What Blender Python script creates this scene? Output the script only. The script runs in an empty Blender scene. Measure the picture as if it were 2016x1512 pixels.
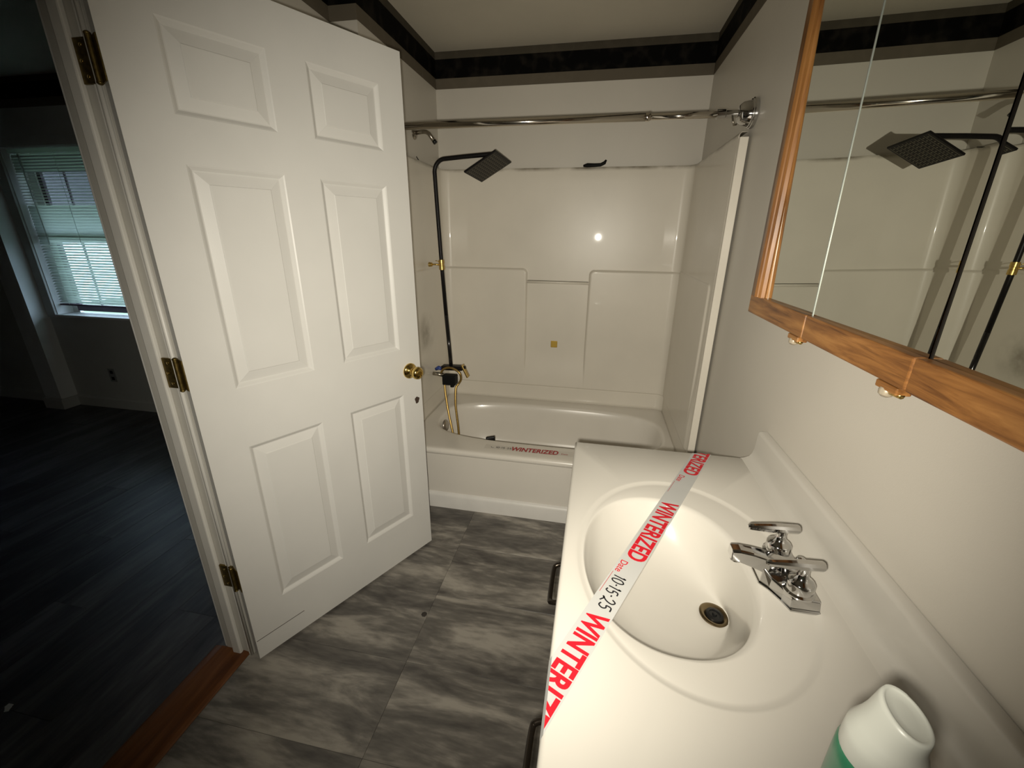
import bpy, bmesh, math, random
from mathutils import Vector, Matrix
random.seed(7)
S = bpy.context.scene
COL = S.collection
sin, cos, pi = math.sin, math.cos, math.pi

# ------------------------------------------------------------------ camera
F_PX, PITCH, YAW, ROLL, CAM_H = 829.3, .3413, .1907, .0106, 1.4604
r0 = Vector((cos(YAW), sin(YAW), 0)); y0 = Vector((-sin(YAW), cos(YAW), 0)); zz = Vector((0, 0, 1))
fw = y0*cos(PITCH) - zz*sin(PITCH); u0 = y0*sin(PITCH) + zz*cos(PITCH)
rt = r0*cos(ROLL) + u0*sin(ROLL); up = u0*cos(ROLL) - r0*sin(ROLL)
cam_d = bpy.data.cameras.new('camera'); cam = bpy.data.objects.new('camera', cam_d); COL.objects.link(cam)
cam_d.sensor_width = 36.0; cam_d.lens = 36.0*F_PX/2016.0; cam_d.clip_start = .02
cam.matrix_world = Matrix(((rt.x, up.x, -fw.x, 0), (rt.y, up.y, -fw.y, 0), (rt.z, up.z, -fw.z, CAM_H), (0, 0, 0, 1)))
S.camera = cam

# ------------------------------------------------------------------ world, lights, exposure
W = bpy.data.worlds.new('world'); S.world = W; W.use_nodes = True
bg = W.node_tree.nodes['Background']; bg.inputs[0].default_value = (.58, .79, 1.0, 1); bg.inputs[1].default_value = 7.0

def spot(name, loc, target, energy, angle, blend, radius, color):
    l = bpy.data.lights.new(name, 'SPOT'); o = bpy.data.objects.new(name, l); COL.objects.link(o)
    l.energy = energy; l.spot_size = math.radians(angle); l.spot_blend = blend; l.shadow_soft_size = radius; l.color = color
    o.location = loc
    o.rotation_euler = (Vector(target) - Vector(loc)).to_track_quat('-Z', 'Y').to_euler()
    return o
# the phone's own flash lamp, beside its lens (the only lamp burning in the bathroom)
flash_pos = Vector((0, 0, CAM_H)) - rt*.020 - up*.022
spot('flash_lamp', flash_pos, flash_pos + fw*2 + rt*.08 + up*.11, 112, 116, 1.0, .012, (1.0, .935, .80))

S.view_settings.view_transform = 'Standard'; S.view_settings.look = 'None'
S.view_settings.gamma = 1.0; S.view_settings.use_curve_mapping = False
S.view_settings.exposure = 0.0
S.cycles.max_bounces = 7; S.cycles.diffuse_bounces = 3; S.cycles.glossy_bounces = 4; S.cycles.transmission_bounces = 3; S.cycles.transparent_max_bounces = 6

# ------------------------------------------------------------------ materials
def newmat(name):
    m = bpy.data.materials.new(name); m.use_nodes = True
    nt = m.node_tree; b = nt.nodes['Principled BSDF']
    return m, nt, b
def N(nt, t, **kw):
    n = nt.nodes.new(t)
    for k, v in kw.items(): setattr(n, k, v)
    return n
def mat(name, col, rough=.5, metal=0.0, var=0.0, vscale=6.0, bump=0.0, bscale=200.0, spec=.5, alpha=1.0, trans=0.0, coat=0.0):
    m, nt, b = newmat(name)
    b.inputs['Base Color'].default_value = (*col, 1); b.inputs['Roughness'].default_value = rough
    b.inputs['Metallic'].default_value = metal; b.inputs['Specular IOR Level'].default_value = spec
    b.inputs['Alpha'].default_value = alpha; b.inputs['Transmission Weight'].default_value = trans
    b.inputs['Coat Weight'].default_value = coat; b.inputs['Coat Roughness'].default_value = .035
    tc = N(nt, 'ShaderNodeTexCoord')
    if var:
        n = N(nt, 'ShaderNodeTexNoise'); n.inputs['Scale'].default_value = vscale; n.inputs['Detail'].default_value = 5
        r = N(nt, 'ShaderNodeValToRGB')
        r.color_ramp.elements[0].position = .3; r.color_ramp.elements[1].position = .7
        r.color_ramp.elements[0].color = (*[c*(1-var) for c in col], 1)
        r.color_ramp.elements[1].color = (*[min(1, c*(1+var)) for c in col], 1)
        nt.links.new(tc.outputs['Object'], n.inputs['Vector']); nt.links.new(n.outputs['Fac'], r.inputs[0])
        nt.links.new(r.outputs[0], b.inputs['Base Color'])
    if bump:
        n2 = N(nt, 'ShaderNodeTexNoise'); n2.inputs['Scale'].default_value = bscale; n2.inputs['Detail'].default_value = 3
        bp = N(nt, 'ShaderNodeBump'); bp.inputs['Strength'].default_value = bump; bp.inputs['Distance'].default_value = .002
        nt.links.new(tc.outputs['Object'], n2.inputs['Vector']); nt.links.new(n2.outputs['Fac'], bp.inputs['Height'])
        nt.links.new(bp.outputs[0], b.inputs['Normal'])
    return m

M = {}
M['paint'] = mat('wall_paint', (.59, .555, .49), .42, var=.03, vscale=2.5, bump=.08, bscale=350)
M['ceil'] = mat('ceiling_paint', (.58, .54, .45), .9, var=.03, vscale=3, bump=.25, bscale=160)
M['bed_paint'] = mat('bedroom_paint', (.50, .51, .48), .8, var=.03, vscale=3, bump=.05)
M['door'] = mat('door_paint', (.66, .648, .615), .42, var=.025, vscale=5, bump=.06, bscale=420)
M['jamb'] = mat('jamb_paint', (.70, .68, .63), .4, var=.04, vscale=7)
M['jamb_dark'] = mat('jamb_paint_dark', (.52, .50, .45), .5, var=.05, vscale=7)  # darker tone than the other jamb parts, for the hinge-side board
M['trim'] = mat('trim_paint', (.74, .72, .68), .42, var=.04, vscale=9)
M['acrylic'] = mat('tub_acrylic', (.71, .665, .58), .34, var=.035, vscale=3.5, spec=.3, coat=.25)
def stain(m):
    nt = m.node_tree; b = nt.nodes['Principled BSDF']; src = b.inputs['Base Color'].links[0].from_socket
    geo = N(nt, 'ShaderNodeNewGeometry'); sep = N(nt, 'ShaderNodeSeparateXYZ'); nt.links.new(geo.outputs['Position'], sep.inputs[0])
    n = N(nt, 'ShaderNodeTexNoise'); n.inputs['Scale'].default_value = 9; n.inputs['Detail'].default_value = 6; nt.links.new(geo.outputs['Position'], n.inputs['Vector'])
    def mth(op, *a):
        q = N(nt, 'ShaderNodeMath', operation=op); q.use_clamp = op in ('MULTIPLY_ADD',)
        for i, v in enumerate(a):
            if isinstance(v, (int, float)): q.inputs[i].default_value = v
            else: nt.links.new(v, q.inputs[i])
        return q.outputs[0]
    band = mth('SUBTRACT', 1.0, mth('MINIMUM', 1.0, mth('MULTIPLY', mth('ABSOLUTE', mth('SUBTRACT', sep.outputs['Z'], 1.826)), 55.0)))
    vd = N(nt, 'ShaderNodeVectorMath', operation='DISTANCE'); nt.links.new(geo.outputs['Position'], vd.inputs[0]); vd.inputs[1].default_value = (-.985, 2.32, .90)
    blob = mth('SUBTRACT', 1.0, mth('MINIMUM', 1.0, mth('MULTIPLY', vd.outputs['Value'], 7.0)))
    msk = mth('MULTIPLY', mth('MAXIMUM', band, blob), mth('MULTIPLY_ADD', n.outputs['Fac'], 3.0, -1.0))
    mix = N(nt, 'ShaderNodeMixRGB'); mix.inputs[2].default_value = (.22, .19, .14, 1)
    nt.links.new(msk, mix.inputs[0]); nt.links.new(src, mix.inputs[1]); nt.links.new(mix.outputs[0], b.inputs['Base Color'])
stain(M['acrylic'])
M['tub'] = mat('tub_enamel', (.73, .69, .62), .22, var=.03, vscale=4, coat=.3)
M['marble'] = mat('cultured_marble', (.535, .51, .46), .24, var=.012, vscale=3, spec=.35, coat=.2)
M['chrome'] = mat('chrome', (.56, .555, .55), .07, 1.0)
M['rod'] = mat('polished_steel', (.62, .58, .52), .12, 1.0)
M['nickel'] = mat('dull_nickel', (.34, .31, .26), .28, 1.0)
M['brass'] = mat('brass', (.62, .44, .14), .16, 1.0)
M['old_brass'] = mat('tarnished_brass', (.17, .12, .035), .38, .85, var=.35, vscale=90)
M['gold'] = mat('brushed_gold', (.55, .39, .13), .30, 1.0)
M['goldp'] = mat('gold_plate', (.50, .33, .06), .45, .55)
M['hose'] = mat('gold_hose', (.42, .29, .10), .33, 1.0, var=.25, vscale=260)
M['black'] = mat('black_metal', (.007, .006, .006), .42, 0, spec=.22)
M['blackwet'] = mat('black_gloss', (.016, .015, .015), .13, .35)
M['rubber'] = mat('black_rubber', (.006, .006, .006), .6, spec=.15)
M['nozzle'] = mat('nozzle_grey', (.085, .075, .052), .5)
M['blue'] = mat('blue_plastic', (.03, .06, .25), .4)
M['drain'] = mat('drain_metal', (.22, .17, .10), .3, 1.0)
M['drain_dark'] = mat('drain_dark', (.035, .035, .035), .3, .8)
M['mirror'] = mat('mirror_silver', (.80, .82, .76), .0, 1.0)
M['mirror_edge'] = mat('mirror_edge', (.26, .28, .26), .4, .1)
M['gap'] = mat('cabinet_dark', (.012, .010, .008), .9, spec=.1)
M['caulk'] = mat('dark_wood_hole', (.05, .03, .02), .9)
M['bottle'] = mat('green_plastic', (.03, .16, .085), .3)
M['cap'] = mat('white_plastic', (.50, .51, .46), .33, spec=.4)
M['ink_red'] = mat('red_ink', (.50, .008, .018), .45)
M['ink_dred'] = mat('dark_red_ink', (.36, .012, .018), .5)
M['ink_black'] = mat('marker_ink', (.01, .01, .012), .5)
M['tape'] = mat('white_tape', (.50, .50, .485), .3, spec=.4, alpha=.78)
M['cleartape'] = mat('clear_tape', (.66, .62, .56), .2, alpha=.15)
M['pull'] = mat('dark_bronze', (.03, .024, .018), .22, .8)
M['vanity'] = mat('vanity_paint', (.42, .30, .17), .5, var=.12, vscale=5)
M['blind'] = mat('blind_slat', (.72, .76, .72), .5)
def translucent_blind():
    m = M['blind']; nt = m.node_tree; b = nt.nodes['Principled BSDF']; out = nt.nodes['Material Output']
    t = N(nt, 'ShaderNodeBsdfTranslucent'); t.inputs[0].default_value = (.80, .86, .80, 1)
    mx = N(nt, 'ShaderNodeMixShader'); mx.inputs[0].default_value = .65
    nt.links.new(b.outputs[0], mx.inputs[1]); nt.links.new(t.outputs[0], mx.inputs[2]); nt.links.new(mx.outputs[0], out.inputs['Surface'])
translucent_blind()
M['sash'] = mat('window_sash', (.10, .07, .10), .5)
M['wframe'] = mat('window_casing', (.72, .74, .72), .5)
M['glass'] = mat('window_glass', (.9, .95, 1.0), .02, alpha=.12)
M['outlet'] = mat('outlet_plate', (.25, .26, .25), .5)
M['ground'] = mat('outside_ground', (.10, .13, .07), .9, var=.3, vscale=2)
M['siding'] = mat('outside_siding', (.30, .28, .32), .8)
M['debris'] = mat('white_scrap', (.7, .7, .68), .8)
M['dirt'] = mat('dark_crumb', (.03, .025, .02), .9)

def striped_border():
    m, nt, b = newmat('border_wallpaper')
    tc = N(nt, 'ShaderNodeTexCoord'); sep = N(nt, 'ShaderNodeSeparateXYZ')
    geo = N(nt, 'ShaderNodeNewGeometry'); nt.links.new(geo.outputs['Position'], sep.inputs[0])
    mr = N(nt, 'ShaderNodeMapRange'); mr.inputs[1].default_value = 2.257; mr.inputs[2].default_value = 2.44
    nt.links.new(sep.outputs['Z'], mr.inputs[0])
    r = N(nt, 'ShaderNodeValToRGB'); r.color_ramp.interpolation = 'CONSTANT'
    e = r.color_ramp.elements
    tan = (.125, .107, .080, 1); dk = (.0025, .0025, .0022, 1); top = (.070, .061, .045, 1)
    e[0].position = 0; e[0].color = tan; e[1].position = .285; e[1].color = dk
    x = e.new(.80); x.color = top
    nt.links.new(mr.outputs[0], r.inputs[0])
    n = N(nt, 'ShaderNodeTexNoise'); n.inputs['Scale'].default_value = 22; n.inputs['Detail'].default_value = 6
    nt.links.new(geo.outputs['Position'], n.inputs['Vector'])
    v = N(nt, 'ShaderNodeTexVoronoi'); v.inputs['Scale'].default_value = 16; nt.links.new(geo.outputs['Position'], v.inputs['Vector'])
    mu = N(nt, 'ShaderNodeMath', operation='MULTIPLY'); nt.links.new(n.outputs['Fac'], mu.inputs[0]); nt.links.new(v.outputs['Distance'], mu.inputs[1])
    fr = N(nt, 'ShaderNodeValToRGB'); fr.color_ramp.elements[0].position = .26; fr.color_ramp.elements[1].position = .48
    fr.color_ramp.elements[0].color = (0, 0, 0, 1); fr.color_ramp.elements[1].color = (.011, .009, .007, 1)
    nt.links.new(mu.outputs[0], fr.inputs[0])
    add = N(nt, 'ShaderNodeMixRGB', blend_type='ADD'); add.inputs[0].default_value = 1
    nt.links.new(r.outputs[0], add.inputs[1]); nt.links.new(fr.outputs[0], add.inputs[2])
    nt.links.new(add.outputs[0], b.inputs['Base Color']); b.inputs['Roughness'].default_value = .7
    b.inputs['Specular IOR Level'].default_value = .06
    return m
M['border'] = striped_border()

def plank_mat(name, c0, c1, c2, scale, ang, stretch, rough, bump=.1, seed=False):
    """weathered wood-grain vinyl: stretched noise at an angle, shifted per piece"""
    m, nt, b = newmat(name)
    tc = N(nt, 'ShaderNodeTexCoord'); oi = N(nt, 'ShaderNodeObjectInfo')
    mp = N(nt, 'ShaderNodeMapping'); mp.inputs['Rotation'].default_value = (0, 0, ang); mp.inputs['Scale'].default_value = (scale, scale*stretch, scale)
    geo = N(nt, 'ShaderNodeNewGeometry')
    nt.links.new(geo.outputs['Position'], mp.inputs['Vector'])
    mul = N(nt, 'ShaderNodeMath', operation='MULTIPLY'); mul.inputs[1].default_value = 47.0; nt.links.new(oi.outputs['Random'], mul.inputs[0])
    ad = N(nt, 'ShaderNodeVectorMath', operation='ADD'); nt.links.new(mp.outputs[0], ad.inputs[0]); nt.links.new(mul.outputs[0], ad.inputs[1])
    n = N(nt, 'ShaderNodeTexNoise'); n.inputs['Scale'].default_value = 1.0; n.inputs['Detail'].default_value = 7; n.inputs['Roughness'].default_value = .58
    n.inputs['Distortion'].default_value = .6
    nt.links.new(ad.outputs[0], n.inputs['Vector'])
    n2 = N(nt, 'ShaderNodeTexNoise'); n2.inputs['Scale'].default_value = 7.0; n2.inputs['Detail'].default_value = 4
    nt.links.new(ad.outputs[0], n2.inputs['Vector'])
    mx = N(nt, 'ShaderNodeMath', operation='MULTIPLY_ADD'); mx.inputs[1].default_value = .25; nt.links.new(n2.outputs['Fac'], mx.inputs[0]); nt.links.new(n.outputs['Fac'], mx.inputs[2])
    r = N(nt, 'ShaderNodeValToRGB'); e = r.color_ramp.elements
    e[0].position = .48; e[0].color = (*c0, 1); e[1].position = .78; e[1].color = (*c2, 1); x = e.new(.62); x.color = (*c1, 1)
    nt.links.new(mx.outputs[0], r.inputs[0])
    hv = N(nt, 'ShaderNodeHueSaturation'); mr = N(nt, 'ShaderNodeMapRange'); mr.inputs[3].default_value = .85; mr.inputs[4].default_value = 1.15
    nt.links.new(oi.outputs['Random'], mr.inputs[0]); nt.links.new(mr.outputs[0], hv.inputs['Value']); nt.links.new(r.outputs[0], hv.inputs['Color'])
    nt.links.new(hv.outputs[0], b.inputs['Base Color']); b.inputs['Roughness'].default_value = rough
    bp = N(nt, 'ShaderNodeBump'); bp.inputs['Strength'].default_value = bump; bp.inputs['Distance'].default_value = .001
    nt.links.new(mx.outputs[0], bp.inputs['Height']); nt.links.new(bp.outputs[0], b.inputs['Normal'])
    return m
M['tile'] = plank_mat('grey_vinyl_tile', (.066, .060, .055), (.140, .129, .114), (.33, .305, .265), 2.3, math.radians(29), 4.0, .45)
M['plank'] = plank_mat('dark_vinyl_plank', (.035, .035, .040), (.065, .066, .072), (.12, .12, .125), 9.0, 0, .16, .42)
M['thresh'] = plank_mat('threshold_wood', (.10, .032, .008), (.17, .06, .016), (.24, .095, .03), 14, 0, .1, .4)
def oak(name, vertical):
    m, nt, b = newmat(name)
    geo = N(nt, 'ShaderNodeNewGeometry'); mp = N(nt, 'ShaderNodeMapping')
    mp.inputs['Scale'].default_value = (30, 30, 2.2) if vertical else (30, 3.0, 42)
    if not vertical: mp.inputs['Rotation'].default_value = (math.radians(3), 0, 0)
    nt.links.new(geo.outputs['Position'], mp.inputs[0])
    n = N(nt, 'ShaderNodeTexNoise'); n.inputs['Scale'].default_value = 1.6; n.inputs['Detail'].default_value = 8; n.inputs['Roughness'].default_value = .62; n.inputs['Distortion'].default_value = .5
    nt.links.new(mp.outputs[0], n.inputs['Vector'])
    r = N(nt, 'ShaderNodeValToRGB'); e = r.color_ramp.elements
    e[0].position = .34; e[0].color = (.105, .038, .010, 1); e[1].position = .70; e[1].color = (.40, .19, .055, 1)
    x = e.new(.5); x.color = (.255, .108, .028, 1)
    nt.links.new(n.outputs['Fac'], r.inputs[0]); nt.links.new(r.outputs[0], b.inputs['Base Color']); b.inputs['Roughness'].default_value = .32
    return m
M['oak'] = oak('oak_rail', False); M['oakv'] = oak('oak_stile', True)

# ------------------------------------------------------------------ mesh helpers
WP = {}
class MB:
    def __init__(s): s.v = []; s.f = []
    def add(s, vs, fs):
        b = len(s.v); s.v += [Vector(p) for p in vs]; s.f += [tuple(i+b for i in f) for f in fs]; return s
    def box(s, x0, x1, y0, y1, z0, z1):
        return s.add([(x0,y0,z0),(x1,y0,z0),(x1,y1,z0),(x0,y1,z0),(x0,y0,z1),(x1,y0,z1),(x1,y1,z1),(x0,y1,z1)],
                     [(0,3,2,1),(4,5,6,7),(0,1,5,4),(1,2,6,5),(2,3,7,6),(3,0,4,7)])
    def obox(s, c, ax, h):
        """oriented box: centre, three unit axes, half sizes"""
        c = Vector(c); a = [Vector(q) for q in ax]
        vs = [c + a[0]*h[0]*i + a[1]*h[1]*j + a[2]*h[2]*k for k in (-1,1) for (i,j) in ((-1,-1),(1,-1),(1,1),(-1,1))]
        return s.add(vs, [(0,3,2,1),(4,5,6,7),(0,1,5,4),(1,2,6,5),(2,3,7,6),(3,0,4,7)])
    def tube(s, pts, rad, n=12, caps=True):
        pts = [Vector(p) for p in pts]; rad = rad if isinstance(rad, (list, tuple)) else [rad]*len(pts)
        rings = []; prev = None
        for i, p in enumerate(pts):
            t = (pts[min(i+1, len(pts)-1)] - pts[max(i-1, 0)]).normalized()
            if prev is None:
                a = t.orthogonal().normalized()
            else:
                a = (prev - t*prev.dot(t)).normalized()
            prev = a; bb = t.cross(a)
            rings.append([p + (a*cos(2*pi*k/n) + bb*sin(2*pi*k/n))*rad[i] for k in range(n)])
        return s.loft(rings, caps, caps)
    def loft(s, rings, cap0=False, cap1=False, closed=True):
        n = len(rings[0]); vs = [p for r in rings for p in r]; fs = []
        for i in range(len(rings)-1):
            for k in range(n if closed else n-1):
                k2 = (k+1) % n; fs.append((i*n+k, i*n+k2, (i+1)*n+k2, (i+1)*n+k))
        if cap0: fs.append(tuple(reversed(range(n))))
        if cap1: fs.append(tuple((len(rings)-1)*n + k for k in range(n)))
        return s.add(vs, fs)
    def lathe(s, c, axis, prof, n=32):
        """prof: (radius, height along the axis)"""
        c = Vector(c); t = Vector(axis).normalized(); a = t.orthogonal().normalized(); b = t.cross(a)
        return s.loft([[c + t*h + (a*cos(2*pi*k/n) + b*sin(2*pi*k/n))*max(r, 1e-5) for k in range(n)] for r, h in prof], True, True)
    def prism(s, poly, z0, z1):
        n = len(poly); return s.loft([[Vector((x, y, z0)) for x, y in poly], [Vector((x, y, z1)) for x, y in poly]], True, True)
    def extr(s, prof, p0, p1, fn):
        """profile (a,b) swept from p0 to p1; fn(a,b,t)->point"""
        return s.loft([[Vector(fn(a, b, p0)) for a, b in prof], [Vector(fn(a, b, p1)) for a, b in prof]], True, True)
    def build(s, name, m, parent=None, smooth=False, bevel=0, seg=2, loc=None, auto=None):
        me = bpy.data.meshes.new(name)
        if parent is not None: org = WP[parent]
        elif loc is not None: org = Vector(loc)
        else:
            xs = [v.x for v in s.v]; ys = [v.y for v in s.v]; zs = [v.z for v in s.v]
            org = Vector(((min(xs)+max(xs))/2, (min(ys)+max(ys))/2, min(zs)))
        me.from_pydata([v - org for v in s.v], [], s.f)
        bm = bmesh.new(); bm.from_mesh(me); bmesh.ops.recalc_face_normals(bm, faces=bm.faces); bm.to_mesh(me); bm.free()
        o = bpy.data.objects.new(name, me); COL.objects.link(o); me.materials.append(M[m] if isinstance(m, str) else m)
        if smooth:
            for p in me.polygons: p.use_smooth = True
            if auto:
                try: me.set_sharp_from_angle(angle=math.radians(auto))
                except Exception: pass
        if bevel:
            md = o.modifiers.new('bevel', 'BEVEL'); md.width = bevel; md.segments = seg; md.limit_method = 'ANGLE'; md.angle_limit = math.radians(35)
        if parent is not None: o.parent = parent
        else: o.location = org
        WP[o] = org
        return o
def tag(o, label, cat, group=None):
    o['label'] = label; o['category'] = cat
    if group: o['group'] = group
    return o
def thing(name, loc, label=None, cat=None, group=None):
    o = bpy.data.objects.new(name, None); COL.objects.link(o); o.location = loc; WP[o] = Vector(loc); o.empty_display_size = .05
    if label: tag(o, label, cat, group)
    return o
def struct(o, label=None):
    o['kind'] = 'structure'
    if label: o['label'] = label
    return o
def box(name, m, x0, x1, y0, y1, z0, z1, parent=None, bevel=0):
    return MB().box(x0, x1, y0, y1, z0, z1).build(name, m, parent, bevel=bevel)
def sm(a, b, x):
    t = max(0., min(1., (x-a)/(b-a))); return t*t*(3-2*t)

# ------------------------------------------------------------------ dimensions
XL, XR, YB, ZC = -1.009, .523, 2.77, 2.44     # tub alcove left wall, right wall, back wall, ceiling
XD0, XD1 = -1.245, -1.130                     # door wall, bedroom face and bathroom face
YJ = .925                                     # hinge jamb face
YO = .095                                     # latch side of the opening
YS = 1.900                                    # stub wall
YN = -1.30                                    # wall behind the camera
YW = 2.675                                    # bedroom window wall, room face
XBL, YBN = -6.6, -2.2                         # bedroom left wall and near wall
DH = 2.062                                    # opening height

# ------------------------------------------------------------------ setting: shells
floor = struct(box('floor', 'dirt', XD0+.02, XR, YN, YB, -.03, -.006), 'grey wood-look vinyl tile floor of the bathroom')
me_tiles = {}
def piece_mesh(key, name, w, d, h, bv):
    if key in me_tiles: return me_tiles[key]
    me = bpy.data.meshes.new(name)
    a, b, c = w/2, d/2, bv
    vs = [(-a,-b,0),(a,-b,0),(a,b,0),(-a,b,0),(-a,-b,h-c),(a,-b,h-c),(a,b,h-c),(-a,b,h-c),(-a+c,-b+c,h),(a-c,-b+c,h),(a-c,b-c,h),(-a+c,b-c,h)]
    fs = [(0,3,2,1)] + [(i,(i+1)%4,(i+1)%4+4,i+4) for i in range(4)] + [(i+4,(i+1)%4+4,(i+1)%4+8,i+8) for i in range(4)] + [(8,9,10,11)]
    me.from_pydata(vs, [], fs); me_tiles[key] = me; return me
TW, TD, TX, TY = .610, .305, -.573, 1.008
for i in range(-1, 2):
    for j in range(-8, 7):
        x0 = max(TX + i*TW, XD1-.018); x1 = min(TX + (i+1)*TW, XR); y0_ = max(TY + j*TD, YN); y1_ = min(TY + (j+1)*TD, YB)
        if x1-x0 < .02 or y1_-y0_ < .02: continue
        if y0_ > 1.95: continue                     # under the tub
        if x0 < XD1: 
            pass
        w, d = x1-x0-.0006, y1_-y0_-.0006
        me = piece_mesh((round(w,3), round(d,3), 't'), 'tile', w, d, .006, .0007)
        if not me.materials: me.materials.append(M['tile'])
        o = bpy.data.objects.new('tile', me); COL.objects.link(o); o.parent = floor
        o.location = Vector(((x0+x1)/2, (y0_+y1_)/2, -.006 + random.uniform(-.0002, .0002))) - WP[floor]

floor2 = struct(box('floor', 'dirt', XBL, XD0+.02, YBN, YW, -.03, -.006), 'dark blue-grey vinyl plank floor of the bedroom')
PW, PL = .178, 1.22
i = 0; x = XD0 + .018
while x > XBL + .05:
    x0 = max(x - PW, XBL); off = (i*.43) % PL; y = YBN - off
    while y < YW - .01:
        a = max(y, YBN); b = min(y + PL, YW)
        if b - a > .03:
            w, d = x - x0 - .001, b - a - .001
            me = piece_mesh((round(w,3), round(d,3), 'p'), 'plank', w, d, .006, .0008)
            if not me.materials: me.materials.append(M['plank'])
            o = bpy.data.objects.new('plank', me); COL.objects.link(o); o.parent = floor2
            o.location = Vector(((x+x0)/2, (a+b)/2, -.006)) - WP[floor2]
        y += PL
    x = x0; i += 1

struct(box('ceiling', 'ceil', XD0, XR+.1, YN-.1, YB+.1, ZC, ZC+.06), 'dim off-white bathroom ceiling')
struct(box('ceiling', 'ceil', XBL-.1, XD0, YBN-.1, YW+.15, ZC, ZC+.06), 'dim bedroom ceiling seen through the doorway')
struct(box('wall_back', 'paint', XL-.12, XR+.1, YB, YB+.1, -.03, ZC), 'painted wall above the tub surround')
struct(box('wall_right', 'paint', XR, XR+.1, YN, YB, -.03, ZC), 'painted wall behind vanity and mirror cabinet')
struct(box('wall_near', 'paint', XD0, XR+.1, YN-.1, YN, -.03, ZC), 'painted wall behind the viewer')
struct(box('wall_stub', 'paint', XD0, XL, YS, YB, -.03, ZC), 'short wall closing the tub alcove behind the door')
wl = MB().box(XD0, XD1, YJ+.018, YS, -.03, ZC).box(XD0, XD1, YN, YO-.018, -.03, ZC).box(XD0, XD1, YO-.018, YJ+.018, DH+.018, ZC)
struct(wl.build('wall_left', 'paint'), 'wall holding the doorway to the bedroom')

# bedroom walls; window opening
WX0, WX1, WZ0, WZ1 = -4.335, -3.42, .80, 2.02
ww = MB().box(XBL, WX0, YW, YW+.15, -.03, ZC).box(WX1, XD0, YW, YW+.15, -.03, ZC).box(WX0, WX1, YW, YW+.15, -.03, WZ0).box(WX0, WX1, YW, YW+.15, WZ1, ZC)
struct(ww.build('wall_window', 'bed_paint'), 'dark bedroom wall with the window')
struct(box('wall_bedroom_left', 'bed_paint', XBL-.1, XBL, YBN, YW+.15, -.03, ZC))
struct(box('wall_bedroom_near', 'bed_paint', XBL-.1, XD0, YBN-.1, YBN, -.03, ZC))
struct(box('wall_bedroom_right', 'bed_paint', XD0, XD0+.05, YBN, YN-.1, -.03, ZC))
struct(box('wall_post', 'wframe', -4.60, -4.425, YW-.12, YW, 0, ZC), 'boxed post on the bedroom wall beside the window')

# wallpaper border strips under the ceiling
def border(x0, x1, y0, y1, label):
    struct(box('trim_%d' % border.n, 'border', x0, x1, y0, y1, 2.257, ZC-.0005), label); border.n += 1
border.n = 1
t = .0018
border(XL+t, XR-t, YB-t, YB-.0002, 'black floral wallpaper border on the wall over the tub')
border(XR-t, XR-.0002, YN, YB, 'black floral wallpaper border over the mirror cabinet')
border(XL+.0002, XL+t, YS, YB, 'black floral wallpaper border on the alcove side wall')
border(XD1+t, XL+t, YS-t, YS-.0002, 'black floral wallpaper border on the short wall behind the door')
border(XD1+.0002, XD1+t, YN, YS-t, 'black floral wallpaper border over the doorway')
border(XBL, XD0, YW-t, YW-.0002, 'black wallpaper border in the bedroom')
border(-4.602, -4.423, YW-.12-t, YW-.122, 'black wallpaper border round the bedroom post')

# baseboards
def bbprof(y, s): return [(y, 0), (y - s*.014, 0), (y - s*.014, .075), (y - s*.008, .092), (y, .095)]
b = MB().extr(bbprof(YW, 1), XBL, -4.60, lambda a, c, t: (t, a, c)); struct(b.build('baseboard_window', 'bed_paint'))
b = MB().extr(bbprof(YW, 1), -4.425, XD0, lambda a, c, t: (t, a, c)); struct(b.build('baseboard_window', 'bed_paint'))
b = MB().extr(bbprof(YW-.12, 1), -4.614, -4.411, lambda a, c, t: (t, a, c)); struct(b.build('baseboard_post', 'bed_paint'))
b = MB().box(-4.425, -4.411, YW-.12, YW-.014, 0, .09); struct(b.build('baseboard_post', 'bed_paint'))

# door frame: jamb board, stop, bead, head, far jamb, casings
jb = thing('trim_jamb', ((XD0+XD1)/2, YJ, 0)); struct(jb, 'white painted door jamb with stop')
MB().box(XD0, XD1-.002, YJ, YJ+.018, 0, DH+.018).build('jamb_board', 'jamb_dark', jb, bevel=.002)
MB().box(-1.208, -1.174, YJ-.014, YJ, 0, DH).build('door_stop', 'jamb', jb, bevel=.004)
MB().box(-1.150, -1.1335, YJ-.004, YJ, 0, DH).build('hinge_strip', 'jamb', jb, bevel=.0015)
MB().tube([(-1.138, YJ-.001, 0), (-1.138, YJ-.001, DH)], .006, 10).build('edge_bead', 'jamb', jb, smooth=True)
MB().box(XD0, XD1-.002, YO-.018, YO, 0, DH+.018).build('jamb_board', 'jamb', jb, bevel=.002)
MB().box(-1.206, -1.172, YO, YO+.011, 0, DH).build('door_stop', 'jamb', jb, bevel=.003)
MB().box(XD0, XD1-.002, YO, YJ, DH, DH+.018).build('head_board', 'jamb', jb, bevel=.002)
MB().box(-1.206, -1.172, YO+.011, YJ-.011, DH-.011, DH).build('door_stop', 'jamb', jb, bevel=.003)
for xa, xb in ((XD0-.014, XD0), (XD1, XD1+.008)):
    cs = MB().box(xa, xb, YJ+.006, YJ+.064, 0, DH+.07).box(xa, xb, YO-.064, YO-.006, 0, DH+.07).box(xa, xb, YO-.006, YJ+.006, DH+.012, DH+.07)
    struct(cs.build('trim_casing', 'trim', bevel=.002), 'white door casing')
th = MB().extr([(XD0-.052, 0), (XD0-.045, .004), (XD0-.02, .0075), (XD1-.035, .0075), (XD1-.022, .004), (XD1-.018, 0)], YO, YJ, lambda a, c, t: (a, t, c))
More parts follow.
